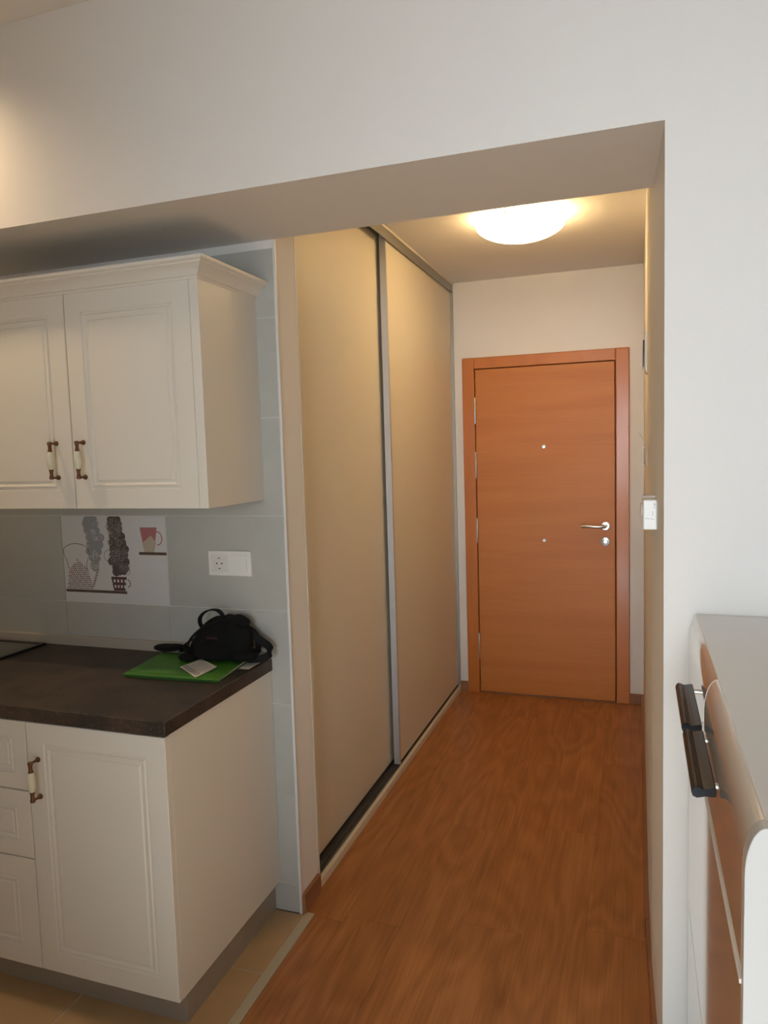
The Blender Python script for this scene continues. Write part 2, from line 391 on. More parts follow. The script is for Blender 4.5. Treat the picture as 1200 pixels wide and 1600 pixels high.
def steam(name, prof, m, swirls, r0_, mats):
    bm = bmesh.new()
    flat(bm, [(a+.006, z) for z, a, b in prof] + [(b-.006, z) for z, a, b in reversed(prof)], 0, PY)
    for z, a, b in prof:
        for xx in (a+.010, (a+b)/2, b-.010):
            r = .011+.006*rs.random(); cz = min(z, 1.3565-r); cx = xx+.004*(rs.random()-.5)
            flat(bm, [(cx+r*math.cos(q), cz+r*math.sin(q)) for q in [2*PI*k/14 for k in range(14)]], 0, PY-.00002*rs.random()-.00002)
    for k in range(swirls):
        i = rs.randrange(len(prof)-1); t = rs.random(); z = prof[i][0]*(1-t)+prof[i+1][0]*t
        a = prof[i][1]*(1-t)+prof[i+1][1]*t; b = prof[i][2]*(1-t)+prof[i+1][2]*t
        x = a+(b-a)*rs.random(); r = r0_*(0.6+0.8*rs.random()); ph = rs.random()*6.3
        z = min(z, 1.356-r)
        pts = [(x+r*(1-0.07*q)*math.cos(ph+q*0.6), z+r*(1-0.07*q)*math.sin(ph+q*0.6)) for q in range(12)]
        pts = [(px, min(pz, 1.3565)) for px, pz in pts]
        stroke(bm, pts, 0.0013, 1 if k % 3 else 2, PY-0.0001-0.000002*k)
    finish(name, bm, mats, decor)
steam('printed_steam', [(1.3565, -1.783, -1.728), (1.33, -1.786, -1.724), (1.31, -1.781, -1.722), (1.285, -1.778, -1.716), (1.262, -1.776, -1.712), (1.24, -1.778, -1.706), (1.218, -1.776, -1.707), (1.195, -1.786, -1.703), (1.172, -1.772, -1.706), (1.158, -1.768, -1.712)], 0, 110, 0.012, ['p_dark', 'p_mid', 'p_line'])
steam('printed_steam', [(1.3565, -1.886, -1.830), (1.33, -1.890, -1.826), (1.305, -1.884, -1.822), (1.28, -1.882, -1.806), (1.255, -1.878, -1.812), (1.23, -1.880, -1.822), (1.205, -1.872, -1.826), (1.185, -1.868, -1.836), (1.172, -1.86, -1.838)], 0, 60, 0.012, ['p_grey', 'p_mid', 'decor'])
bm = bmesh.new()           # checked cup
for r_ in range(5):
    for c_ in range(8):
        z0 = 1.090+r_*0.010; ins = 0.008*(1-r_/4)
        x0 = -1.781+ins + c_*(0.066-2*ins)/8; x1 = x0+(0.066-2*ins)/8
        flat(bm, [(x0, z0), (x1, z0), (x1, z0+0.010), (x0, z0+0.010)], 1 if (c_ % 2 and r_ % 2) else 0)
stroke(bm, [(-1.712+0.012*math.cos(a), 1.117+0.013*math.sin(a)) for a in [-1.5+0.3*k for k in range(11)]], 0.003, 0)
stroke(bm, [(-1.708+0.010*math.cos(a), 1.160+0.012*math.sin(a)) for a in [-2+0.35*k for k in range(12)]], 0.0014, 2)
stroke(bm, [(-1.790+0.016*math.cos(a), 1.215+0.020*math.sin(a)) for a in [0.8+0.35*k for k in range(13)]], 0.0016, 2)
finish('printed_cup', bm, ['p_kettle', 'decor', 'p_line'], decor)
bm = bmesh.new()           # mug with the pale peak
flat(bm, [(-1.648, 1.318), (-1.577, 1.318), (-1.592, 1.231), (-1.632, 1.231)], 0)
flat(bm, [(-1.6405, 1.262), (-1.603, 1.290), (-1.5825, 1.264), (-1.592, 1.2312), (-1.632, 1.2312)], 1, PY-0.0001)
stroke(bm, [(-1.576+0.018*math.cos(a), 1.280+0.023*math.sin(a)) for a in [-1.7+0.35*k for k in range(11)]], 0.004, 0)
finish('printed_mug', bm, ['p_red', 'p_cream'], decor)

# ------------------------------------------------------------------ floors
fl = S(BX('floor', 'gap', None, XW-.1, XSIDE+.1, YR-.1, YE+.1, -0.05, -0.008), 'brown wood-look laminate floor of hallway and room')
def plank(x0, x1, y0, y1):
    BX('plank', 'plank', fl, x0+.0002, x1-.0002, y0+.0002, y1-.0002, -0.008, 0.0, bevel=0.0003, seg=1)
W_, L_ = 0.193, 1.292
cols = [(XR+W_*k, XR+W_*(k+1)) for k in range(-6, 3)]
for k, (a, b) in enumerate(cols):
    y = -2.4 - (k*0.47 % 1)*L_
    while y < YE:
        y0, y1 = max(y, YR), min(y+L_, YE); y += L_
        if y1 - y0 < 0.02: continue
        if a >= XR-0.001:
            y1 = min(y1, YB+0.0)
            if y1-y0 > 0.02: plank(a, min(b, XSIDE), y0, y1)
        elif a < -1.036:
            if y1 > YK: plank(max(a, -1.09), b, max(y0, YK+.001), y1)
            if b > -1.036 and y0 < YK: plank(-1.036, b, y0, min(y1, YK+.001))
        else: plank(a, b, y0, y1)
kf = S(BX('floor_kitchen', 'grout', None, XW, -1.068, YR, YK, -0.012, -0.002), 'beige tiled kitchen floor strip beside the laminate')
ft = [(-1.54, -1.070), (-1.99, -1.54), (-2.44, -1.99), (XW, -2.44)]
for a, b in ft:
    y1 = YK; ys = [YK, 1.837, 1.387, 0.937, 0.487, 0.037, -0.413, -0.863, -1.313, -1.763, -2.213, YR]
    for p_, q_ in zip(ys[1:], ys):
        BX('tile', 'floor_tile', kf, a+.0015, b-.0015, p_+.0015, q_-.0015, -0.002, 0.0, bevel=0.0008, seg=1)
S(BX('trim_1', 'strip', None, -1.069, -1.037, YR, YK+.012, -0.004, 0.0015, bevel=0.001), 'beige joint strip between kitchen tiles and laminate')
# baseboards
S(BX('baseboard_right', 'skirt', None, XR-0.014, XR+0.002, YK+.2, YE, 0, 0.066, bevel=0.003), 'brown skirting along hallway right wall')
bm = bmesh.new(); prism(bm, [(XJ-.014, YB-.012), (XR-.011, YK+.2), (XR+.004, YK+.2), (XJ+.004, YB)], 'Z', 0, 0.066)
S(finish('baseboard_jamb', bm, 'skirt', bevel=0.003))
S(BX('baseboard_front', 'skirt', None, XJ-.01, XSIDE, YB-.012, YB+.002, 0, 0.066, bevel=0.003))
eb = S(BX('baseboard_end', 'skirt', None, -0.046, XR-.012, YE-.014, YE+.001, 0, 0.066, bevel=0.003), 'short brown skirting right of the entrance door')
S(BX('baseboard_end.001', 'skirt', None, -1.076, -1.026, YE-.014, YE+.001, 0, 0.066, bevel=0.003), 'short brown skirting left of the entrance door')
bm = bmesh.new(); prism(bm, [(XL-.001, YK-.001), (XL+.014, YK+.004), (XL+.014, 2.268), (XL-.001, 2.268)], 'Z', 0, 0.066)
S(finish('baseboard_left', bm, 'skirt', bevel=0.002), 'short brown skirting at the foot of the pier by the wardrobe')

# ------------------------------------------------------------------ entrance door
YD = YE-0.016
dr = S(empty('door_1', (-0.535, YE, 0)), 'orange beech entrance door closed at the end of hallway')
for a, b in ((-1.026, -0.951), (-0.1215, -0.044)):
    BX('frame_post', 'frame', dr, a, b, YD, YE+.08, 0, 2.107, bevel=0.006, seg=3)
BX('frame_head', 'frame', dr, -0.951, -0.1215, YD+.001, YE+.08, 2.038, 2.106, bevel=0.004, seg=2)
bm = bmesh.new()            # rebate behind the leaf
box(bm, -0.951, -0.1215, YE+.055, YE+.06, 0, 2.038); finish('door_rebate', bm, 'gap', dr)
BX('door_sill', 'skirt', dr, -0.951, -0.1215, YE-.004, YE+.055, 0, 0.006)
leaf = BX('door_leaf', 'leaf', dr, -0.9455, -0.1265, YD+.006, YD+.05, 0.011, 2.033, bevel=0.0015)
for a, b in ((1.701, 1.866), (1.364, 1.531), (0.962, 1.119), (0.218, 0.388)):
    bm = bmesh.new(); lathe(bm, (-0.948, YD-.002, 0), 'Z', [(.0035, a), (.006, a+.004), (.006, (a+b)/2-.001), (.0052, (a+b)/2), (.006, (a+b)/2+.001), (.006, b-.004), (.0035, b)], 14)
    finish('hinge', bm, 'steel', dr, smooth=True)
# lever handle
bm = bmesh.new(); hx, hz = -0.181, 1.073
lathe(bm, (hx, 0, hz), 'Y', [(.026, YD+.006), (.026, YD-.001), (.023, YD-.004), (.012, YD-.005), (.010, YD-.01), (.010, YD-.045)], 24)
tube(bm, smooth_path([(hx, YD-.030, hz), (hx-.002, YD-.046, hz), (hx-.020, YD-.052, hz+.001), (hx-.06, YD-.054, hz+.001), (hx-.10, YD-.052, hz+.004), (hx-.132, YD-.048, hz+.003)]), 0.0095, 12)
finish('lever_handle', bm, 'steel', leaf, smooth=True)
bm = bmesh.new(); lathe(bm, (hx, 0, 0.981), 'Y', [(.027, YD+.006), (.027, YD-.003), (.024, YD-.007), (.012, YD-.009), (.010, YD-.012)], 24)
box(bm, hx-.0015, hx+.0015, YD-.0128, YD-.009, .972, .990)
finish('lock_rosette', bm, 'steel', leaf, smooth=True)
bm = bmesh.new(); lathe(bm, (-0.534, 0, 1.551), 'Y', [(.013, YD+.006), (.013, YD+.002), (.010, YD-.001), (.006, YD-.001), (.005, YD+.003)], 18)
finish('peephole', bm, 'steel', leaf, smooth=True)
bm = bmesh.new(); lathe(bm, (-0.537, 0, 0.983), 'Y', [(.010, YD+.006), (.010, YD+.003), (.008, YD)], 16); lathe(bm, (-0.537, 0, 0.983), 'Y', [(.004, YD+.001), (.003, YD-.002)], 10)
finish('door_bolt_cap', bm, 'steel', leaf, smooth=True)

# ------------------------------------------------------------------ sliding wardrobe
wr = empty('sliding_wardrobe', (-1.45, 3.39, 0), label='built-in wardrobe with two tall cream sliding doors along the hallway', cat='wardrobe')
Y0, Y1 = 2.274, YE-.002
bm = bmesh.new()
box(bm, -1.80, -1.17, Y0, Y0+.018, 0.03, ZC-.003); box(bm, -1.80, -1.17, Y1-.018, Y1, 0.03, ZC-.003)
box(bm, -1.815, -1.80, Y0, Y1, 0.03, ZC-.003); box(bm, -1.80, -1.17, Y0+.018, Y1-.018, ZC-.021, ZC-.003); box(bm, -1.80, -1.17, 3.38, 3.40, .03, ZC-.03)
finish('carcass', bm, 'cab_in', wr)
BX('sill', 'sill', wr, -1.80, -1.0745, Y0, Y1, 0, 0.032, bevel=0.002)
bm = bmesh.new(); box(bm, -1.162, -1.090, Y0, Y1, .032, .0345)
for x in (-1.160, -1.143, -1.122, -1.103, -1.091): box(bm, x-.0015, x+.0015, Y0, Y1, .0345, .041)
finish('bottom_track', bm, 'alu_dark', wr)
BX('top_batten', 'sill', wr, -1.165, -1.072, Y0, Y1, 2.556, ZC-.001)
bm = bmesh.new(); box(bm, -1.162, -1.0765, Y0, Y1, 2.553, 2.556); box(bm, -1.0795, -1.0765, Y0, Y1, 2.512, 2.553); box(bm, -1.121, -1.118, Y0, Y1, 2.530, 2.553); box(bm, -1.162, -1.159, Y0, Y1, 2.530, 2.553)
finish('top_rail', bm, 'alu', wr)
BX('side_profile', 'sill', wr, -1.165, -1.078, Y0, Y0+.012, .041, 2.553)
BX('side_profile', 'alu', wr, -1.165, -1.0765, Y1-.018, Y1, .041, 2.512)
d = BX('sliding_door', 'wardrobe', wr, -1.148, -1.130, Y0+.014, 3.34, .054, 2.545, bevel=.0008)
d['label'] = 'rear sliding door, nearer the kitchen'
BX('door_stile', 'alu_light', d, -1.152, -1.127, 3.34, 3.352, .050, 2.545)
d = BX('sliding_door', 'wardrobe', wr, -1.110, -1.0905, 3.268, Y1-.022, .052, 2.545, bevel=.0008)
d['label'] = 'front sliding door, nearer the entrance'
bm = bmesh.new(); box(bm, -1.114, -1.0845, 3.246, 3.260, .046, 2.545); box(bm, -1.112, -1.092, 3.260, 3.268, .048, 2.545); box(bm, -1.0895, -1.0865, 3.260, 3.2655, .048, 2.545)
finish('door_stile', bm, 'alu_light', d)

# ------------------------------------------------------------------ kitchen doors with a routed frame
PROF = [(0, .0015), (.0015, 0), (.058, 0), (.0605, .0028), (.0655, .0032), (.069, -.0006), (.073, .0002), (.0765, .0026), (.0825, .0030), (.085, .0012), (.087, .0006)]
def panel(name, x0, x1, z0, z1, yf, parent, th=0.019, k=1.0):
    bm = bmesh.new(); rings = []
    for ins, dp in PROF:
        ins = ins*k if ins > .01 else ins
        rings.append([bm.verts.new(p) for p in ((x0+ins, yf+dp, z0+ins), (x1-ins, yf+dp, z0+ins), (x1-ins, yf+dp, z1-ins), (x0+ins, yf+dp, z1-ins))])
    back = [bm.verts.new(p) for p in ((x0, yf+th, z0), (x1, yf+th, z0), (x1, yf+th, z1), (x0, yf+th, z1))]
    for A, B in zip([back]+rings, rings):
        for i in range(4): bm.faces.new((A[i], A[(i+1) % 4], B[(i+1) % 4], B[i]))
    bm.faces.new(rings[-1]); bm.faces.new(back[::-1])
    return finish(name, bm, 'cab', parent)
def pull(x, z0, z1, yf, parent, horizontal=False):
    """bronze bow handle with a porcelain barrel"""
    bm = bmesh.new(); yo = yf-.029; zc = (z0+z1)/2; h = (z1-z0)/2
    P = [(.0030, -h-.005), (.0062, -h-.004), (.0074, -h), (.0064, -h+.004), (.0050, -h+.010), (.0054, -h+.018), (.0070, -h+.023), (.0072, -h+.0255)]
    B = [(.0066, -h+.025), (.0090, -h+.031), (.0108, -h+.040), (.0114, 0), (.0108, h-.040), (.0090, h-.031), (.0066, h-.025)]
    def add(prof, mi):
        if horizontal: lathe(bm, (x, yo, zc), 'X', prof, 16, mi)
        else: lathe(bm, (x, yo, zc), 'Z', prof, 16, mi)
    add(P, 0); add([(r, -q) for r, q in P[::-1]], 0); add(B, 1)
    for s in (-1, 1):
        c = (x+s*h, 0, zc) if horizontal else (x, 0, zc+s*h)
        lathe(bm, c, 'Y', [(.0075, yf), (.0078, yf-.003), (.0045, yf-.009), (.0032, yf-.016), (.0042, yf-.024), (.0050, yo)], 14, 0)
    return finish('handle', bm, ['bronze', 'porcelain'], parent, smooth=True)

# wall cabinet
UF, UX, UL = 1.799, -1.153, -2.078
uc = empty('wall_cabinet', (-1.615, 1.96, 1.41), label='white two-door wall cabinet with crown moulding above the worktop', cat='cabinet')
bm = bmesh.new(); bd = UF+.021
box(bm, UX-.018, UX, bd-.0, YK, 1.412, 2.055); box(bm, UL, UL+.018, bd, YK, 1.412, 2.055)
box(bm, UL+.018, UX-.018, bd, YK, 1.412, 1.430); box(bm, UL+.018, UX-.018, bd, YK, 2.037, 2.055); box(bm, UL+.018, UX-.018, YK-.008, YK, 1.43, 2.037)
finish('cabinet_body', bm, 'cab', uc)
BX('side_panel', 'cab', uc, UX-.0005, UX+.0015, UF+.0195, YK-.022, 1.412, 2.055)
BX('filler_strip', 'cab', uc, -1.1800, UX+.0015, UF, UF+.0205, 1.412, 2.055, bevel=.001)
dA = panel('cabinet_door', -1.6155, -1.1815, 1.412, 2.053, UF, uc)
pull(-1.5745, 1.508, 1.612, UF, dA)
dB = panel('cabinet_door', -2.055, -1.6185, 1.412, 2.053, UF, uc)
pull(-1.6760, 1.508, 1.612, UF, dB)
BX('filler_strip', 'cab', uc, UL, -2.0565, UF, UF+.0205, 1.412, 2.055, bevel=.001)
CP = [(-.018, 2.052), (.003, 2.052), (.0045, 2.058), (.010, 2.060), (.0115, 2.0635), (.0145, 2.068), (.0195, 2.075), (.027, 2.082), (.0355, 2.0865), (.0375, 2.0875), (.038, 2.0905), (.044, 2.0925), (.048, 2.0955), (.0485, 2.103), (-.018, 2.103)]
bm = bmesh.new()
A = [bm.verts.new((UL, UF-o_, z)) for o_, z in CP]; B = [bm.verts.new((UX+o_-.0004, UF-o_, z)) for o_, z in CP]; n = len(CP)
for i in range(n): bm.faces.new((A[i], A[(i+1) % n], B[(i+1) % n], B[i]))
bm.faces.new(A); bm.faces.new(B[::-1]); finish('crown_moulding', bm, 'cab', uc, smooth=True)
bm = bmesh.new()
A = [bm.verts.new((UX+o_+.0004, UF-o_, z)) for o_, z in CP]; B = [bm.verts.new((UX+o_, YK-.001, z)) for o_, z in CP]
for i in range(n): bm.faces.new((A[i], A[(i+1) % n], B[(i+1) % n], B[i]))
bm.faces.new(A); bm.faces.new(B[::-1]); finish('crown_moulding', bm, 'cab', uc, smooth=True)
BX('top_board', 'cab_in', uc, UL, UX, UF+.02, YK, 2.055, 2.072)

# base cabinets
BF, BXR = 1.544, -1.1555
PF = 1.606
def plinth(bm, x0, x1): box(bm, x0, x1, PF, PF+.012, 0, .1065)
bc = empty('base_cabinet', (-1.386, 1.85, 0), label='white base cabinet with one framed door at the worktop end', cat='cabinet')
bm = bmesh.new(); b0 = BF+.021
box(bm, BXR-.018, BXR, b0, YK-.002, .1075, .841); box(bm, -1.616, -1.598, b0, YK-.002, .1075, .841); box(bm, -1.598, BXR-.018, b0, YK-.002, .1075, .1255); box(bm, -1.598, BXR-.018, YK-.01, YK-.002, .1255, .841); box(bm, -1.598, BXR-.018, b0, b0+.09, .823, .841)
finish('cabinet_body', bm, 'cab', bc)
BX('side_panel', 'cab', bc, BXR-.001, BXR+.0005, BF+.0195, YK-.03, .1075, .841)
d = panel('cabinet_door', -1.6145, BXR, .1085, .8385, BF, bc)
pull(-1.5765, .628, .734, BF, d)
bm = bmesh.new(); plinth(bm, -1.616, -1.176); box(bm, -1.188, -1.176, PF+.012, YK-.002, 0, .1065)
finish('plinth', bm, 'plinth', bc)
dc = empty('drawer_cabinet', (-2.07, 1.85, 0), label='white three-drawer base cabinet below the cooktop, cut by left edge', cat='cabinet')
DL = -2.519
bm = bmesh.new()
box(bm, -1.636, -1.6175, b0, YK-.002, .1075, .841); box(bm, DL, DL+.018, b0, YK-.002, .1075, .841); box(bm, DL+.018, -1.636, b0, YK-.002, .1075, .1255); box(bm, DL+.018, -1.636, YK-.01, YK-.002, .1255, .841); box(bm, DL+.018, -1.636, b0, b0+.09, .823, .835)
finish('cabinet_body', bm, 'cab', dc)
for a, b in ((.6375, .8385), (.4375, .6345), (.1085, .4345)):
    dd = panel('drawer_front', DL, -1.6175, a, b, BF, dc, k=0.80 if b-a < .25 else 1.0)
    pull((DL-1.6175)/2, (a+b)/2-.052, (a+b)/2+.052, BF, dd, horizontal=True)
bm = bmesh.new(); plinth(bm, DL, -1.617); finish('plinth', bm, 'plinth', dc)

# worktop with its rear upstand
wt = setp(BX('worktop', 'worktop', None, XW+.002, -1.1495, 1.5385, YK-.0005, .842, ZCT, bevel=.0035, seg=3, origin=(-1.85, 1.83, .842)), 'dark brown speckled stone-look worktop', 'worktop')
bm = bmesh.new(); prism(bm, [(YK-.0165, ZCT), (YK-.0165, ZCT+.031), (YK-.013, ZCT+.0345), (YK-.0015, ZCT+.0345), (YK-.0015, ZCT)], 'X', XW+.004, -1.1510)
u = finish('upstand', bm, 'upstand', wt); u['label'] = 'brushed metal upstand along the tiles'

# hob
hb = setp(BX('cooktop', 'black_glass', None, -2.50, -2.073, 1.62, 2.088, ZCT+.0003, ZCT+.006, bevel=.001, origin=(-2.29, 1.85, ZCT)), 'black glass cooktop set in worktop at left edge', 'cooktop')
bm = bmesh.new(); z0, z1 = ZCT+.0003, ZCT+.0085
for c in ((-2.508, -2.492, 1.612, 2.096), (-2.079, -2.065, 1.612, 2.096), (-2.492, -2.079, 1.612, 1.627), (-2.492, -2.079, 2.082, 2.096)): box(bm, *c, z0, z1)
finish('frame', bm, 'black_edge', hb, bevel=.001)

# socket and switch plate
sk = setp(BX('socket_plate', 'plastic', None, -1.3705, -1.209, YK-.009, YK-.0002, 1.158, 1.2415, bevel=.002, origin=(-1.29, YK, 1.2)), 'white double plate with socket and switch on the grey tiles', 'socket')
bm = bmesh.new(); y = YK-.0095
prism(bm, [(-1.358, 1.170), (-1.297, 1.170), (-1.297, 1.229), (-1.358, 1.229)], 'Y', y-.001, y+.001)
cx_, cz_ = -1.3275, 1.1995
lathe(bm, (cx_, 0, cz_), 'Y', [(.0215, y-.001), (.0215, y-.0018), (.0195, y-.0018), (.0185, y-.0011)], 28)
finish('socket_insert', bm, 'socket_in', sk, bevel=.0004)
bm = bmesh.new()
for dx in (-.0095, .0095): lathe(bm, (cx_+dx, 0, cz_), 'Y', [(.0027, y-.0013), (.0027, y-.0020)], 12)
for dz in (-.0185, .0165): box(bm, cx_-.003, cx_+.003, y-.0021, y-.0013, cz_+dz, cz_+dz+.003)
finish('socket_hole', bm, 'dark', sk)
BX('rocker_switch', 'plastic', sk, -1.285, -1.2235, YK-.0125, YK-.008, 1.1705, 1.2285, bevel=.001)

# ------------------------------------------------------------------ things on the worktop
Z = ZCT
def rotpts(pts, c, a):
    return [(c[0]+x*math.cos(a)-y*math.sin(a), c[1]+x*math.sin(a)+y*math.cos(a)) for x, y in pts]
FC = (-1.352, 1.957); FA = 0.055
fo = empty('document_folder', (FC[0], FC[1], Z), label='green elastic card folder lying under the black bag', cat='folder')
def slab(name, w0, w1, d0, d1, z0, z1, m, parent, skew=0.0, a=FA):
    bm = bmesh.new(); prism(bm, rotpts([(w0, d0), (w1, d0), (w1+skew, d1), (w0+skew, d1)], FC, a), 'Z', z0, z1); return finish(name, bm, m, parent, bevel=.0006, seg=1)
slab('folder_back', -.163, .163, -.114, .114, Z+.0005, Z+.003, 'green_dark', fo, -.012)
slab('papers', -.150, .158, -.105, .108, Z+.003, Z+.0085, 'paper', fo, -.010)
slab('flap', -.160, .160, -.1145, -.108, Z+.003, Z+.0088, 'green_dark', fo, 0)
slab('folder_cover', -.166, .164, -.116, .116, Z+.0088, Z+.0112, 'green', fo, -.016)
slab('elastic_band', -.165, .163, -.094, -.089, Z+.0113, Z+.0123, 'elastic', fo, 0)
slab('elastic_band', .1485, .1525, -.1155, .116, Z+.0113, Z+.0123, 'elastic', fo, -.014)
sp = setp(BX('loose_sheet', 'paper', None, -1.235, -1.165, 2.00, 2.112, Z+.0002, Z+.0016, origin=(-1.2, 2.05, Z)), 'white folded sheet under the bag by the wall end of worktop', 'paper')
NC = Vector((-1.315, 1.948, Z+.0125)); ZN = .0
nt = empty('paper_note', NC, label='small white printed slip on the green folder', cat='paper')
u_ = Vector((.105, -.068, 0)).normalized(); v_ = Vector((.065, .100, 0)).normalized()
# slip measured on the folder: corners
nc = [(-1.375, 1.936), (-1.262, 1.852), (-1.249, 1.953), (-1.350, 2.020)]
def NP(s, t, z):
    a, b, c, d_ = [Vector((q[0], q[1], 0)) for q in nc]
    p = a*(1-s)*(1-t)+b*s*(1-t)+c*s*t+d_*(1-s)*t; return (p.x, p.y, z + .004*t*t)
bm = bmesh.new(); K = 6
for zz in (NC.z, NC.z+.0005):
    for i in range(K+1):
        for j in range(K+1): bm.verts.new(NP(i/K, j/K, zz))
bm.verts.ensure_lookup_table(); q = (K+1)**2
for i in range(K):
    for j in range(K):
        a = i*(K+1)+j; bm.faces.new([bm.verts[x] for x in (a, a+K+1, a+K+2, a+1)]); bm.faces.new([bm.verts[x+q] for x in (a, a+K+1, a+K+2, a+1)])
finish('sheet', bm, 'paper', nt)
bm = bmesh.new()
def nline(s0, s1, t, th, bm=bm):
    pts = [NP(s0, t, NC.z+.0009), NP(s1, t, NC.z+.0009), NP(s1, t+th, NC.z+.0009), NP(s0, t+th, NC.z+.0009)]
    bm.faces.new([bm.verts.new(p) for p in pts])
for t in (.08, .14, .20, .26): 
    x = .06
    while x < .9: l = .05+.07*random.random(); nline(x, min(x+l, .92), t, .032); x += l+.02
for t in (.36, .44, .52, .60, .68, .76, .84): 
    x = .15
    while x < .8: l = .04+.10*random.random(); nline(x, min(x+l, .84), t, .018); x += l+.03
finish('printed_lines', bm, 'ink', nt)

# black waist bag
bag = empty('waist_bag', (-1.30, 2.05, Z+.0115), label='small black nylon bag slumped on the green folder against the tiles', cat='bag')
def sgn(v, e): return math.copysign(abs(v)**e, v)
def blob(bm, c, r, e1=.7, e2=.7, nu=28, nv=18, warp=None, mi=0):
    G = []
    for j in range(nv+1):
        th = -PI/2 + PI*j/nv
        if j in (0, nv):
            p = Vector((0, 0, r[2]*(-1 if j == 0 else 1)));  p = warp(p) if warp else p
            G.append([bm.verts.new(Vector(c)+p)]); continue
        row = []
        for i in range(nu):
            ph = 2*PI*i/nu
            p = Vector((r[0]*sgn(math.cos(th), e1)*sgn(math.cos(ph), e2), r[1]*sgn(math.cos(th), e1)*sgn(math.sin(ph), e2), r[2]*sgn(math.sin(th), e1)))
            if warp: p = warp(p)
            row.append(bm.verts.new(Vector(c)+p))
        G.append(row)
    for A, B in zip(G, G[1:]):
        for i in range(nu):
            if len(A) == 1: f = (A[0], B[(i+1) % nu], B[i])
            elif len(B) == 1: f = (A[i], A[(i+1) % nu], B[0])
            else: f = (A[i], A[(i+1) % nu], B[(i+1) % nu], B[i])
            bm.faces.new(f).material_index = mi
ZB = Z+.0130
def wbody(p):
    t = (p.z+.069)/.138
    k = 1.04-.40*max(0, t-.25)**1.25
    x = p.x*k + .030*max(0, t)            # leans to the right as it rises
    y = p.y*k + .012*t + .004*math.sin(8*p.x/.1+6*t)
    z = p.z + .004*math.sin(p.x*60)*(1-t) - .10*abs(p.x)*t + .0035*math.sin(p.x*95+1.2)*t
    return Vector((x, y, z))
bm = bmesh.new(); blob(bm, (-1.303, 2.053, ZB+.0725), (.108, .054, .069), .66, .75, 36, 22, warp=wbody)
finish('bag_body', bm, 'nylon', bag, smooth='all')
bm = bmesh.new()
tube(bm, smooth_path([(-1.405, 2.020, .930), (-1.380, 2.012, .968), (-1.345, 2.020, 1.000), (-1.300, 2.030, 1.022), (-1.250, 2.036, 1.027), (-1.210, 2.044, 1.000), (-1.196, 2.050, .950)]), .004, 8)
finish('piping', bm, 'web', bag, smooth='all')
bm = bmesh.new(); blob(bm, (-1.300, 2.008, .934), (.072, .016, .030), .55, .7, 24, 12, warp=lambda p: Vector((p.x, p.y+.18*(p.z+.03), p.z))); finish('front_pocket', bm, 'nylon', bag, smooth='all')
BX('logo_patch', 'red_print', bag, -1.318, -1.278, 2.005, 2.0075, .9715, .9785)
bm = bmesh.new(); blob(bm, (-1.236, 2.058, 1.030), (.047, .034, .011), .7, .8, 24, 10, warp=lambda p: Vector((p.x, p.y, p.z-.22*abs(p.x)-.10*p.x))); finish('lid', bm, 'nylon', bag, smooth='all')
bm = bmesh.new(); ribbon(bm, smooth_path([(-1.358, 2.050, .992), (-1.368, 2.050, 1.012), (-1.364, 2.050, 1.033), (-1.340, 2.050, 1.052), (-1.309, 2.050, 1.058), (-1.288, 2.052, 1.048), (-1.274, 2.055, 1.022)]), (0.25, 1, 0), .014, .005)
finish('grab_handle', bm, 'web', bag)
bm = bmesh.new(); ribbon(bm, smooth_path([(-1.245, 2.062, 1.020), (-1.205, 2.078, .988), (-1.165, 2.082, .957), (-1.136, 2.080, .941), (-1.124, 2.074, .928), (-1.126, 2.062, .914), (-1.150, 2.050, .9045), (-1.190, 2.040, .903)]), (0.1, .35, 1), .024, .005)
finish('shoulder_strap', bm, 'web', bag)
bm = bmesh.new(); ribbon(bm, smooth_path([(-1.235, 2.080, 1.010), (-1.195, 2.100, .972), (-1.180, 2.100, .940), (-1.182, 2.090, .918), (-1.20, 2.075, .910)]), (0.1, .35, 1), .022, .005)
finish('shoulder_strap', bm, 'web', bag)
bm = bmesh.new(); blob(bm, (-1.208, 2.045, .916), (.050, .040, .020), .8, .9, 20, 10); finish('side_pouch', bm, 'nylon', bag, smooth='all')
bm = bmesh.new(); blob(bm, (-1.520, 2.084, Z+.0255), (.058, .027, .0115), .8, .9, 24, 10, warp=lambda p: Vector((p.x, p.y, p.z+(.006*p.x/.06 if p.x > 0 else 0)))); finish('hip_pad', bm, 'nylon', bag, smooth='all')
bm = bmesh.new(); ribbon(bm, smooth_path([(-1.472, 2.082, .904), (-1.450, 2.080, .905), (-1.420, 2.072, .906), (-1.385, 2.06, .906)]), (0.1, 1, .2), .020, .004)
ribbon(bm, smooth_path([(-1.385, 2.06, .960), (-1.412, 2.075, .948), (-1.440, 2.08, .935), (-1.452, 2.08, .922), (-1.438, 2.08, .912), (-1.41, 2.07, .908)]), (0.1, 1, .3), .014, .004)
finish('hip_strap', bm, 'web', bag)
bm = bmesh.new(); blob(bm, (-1.392, 2.015, ZB+.010), (.036, .034, .009), .8, .9, 20, 8); finish('bottom_flap', bm, 'nylon', bag, smooth='all')

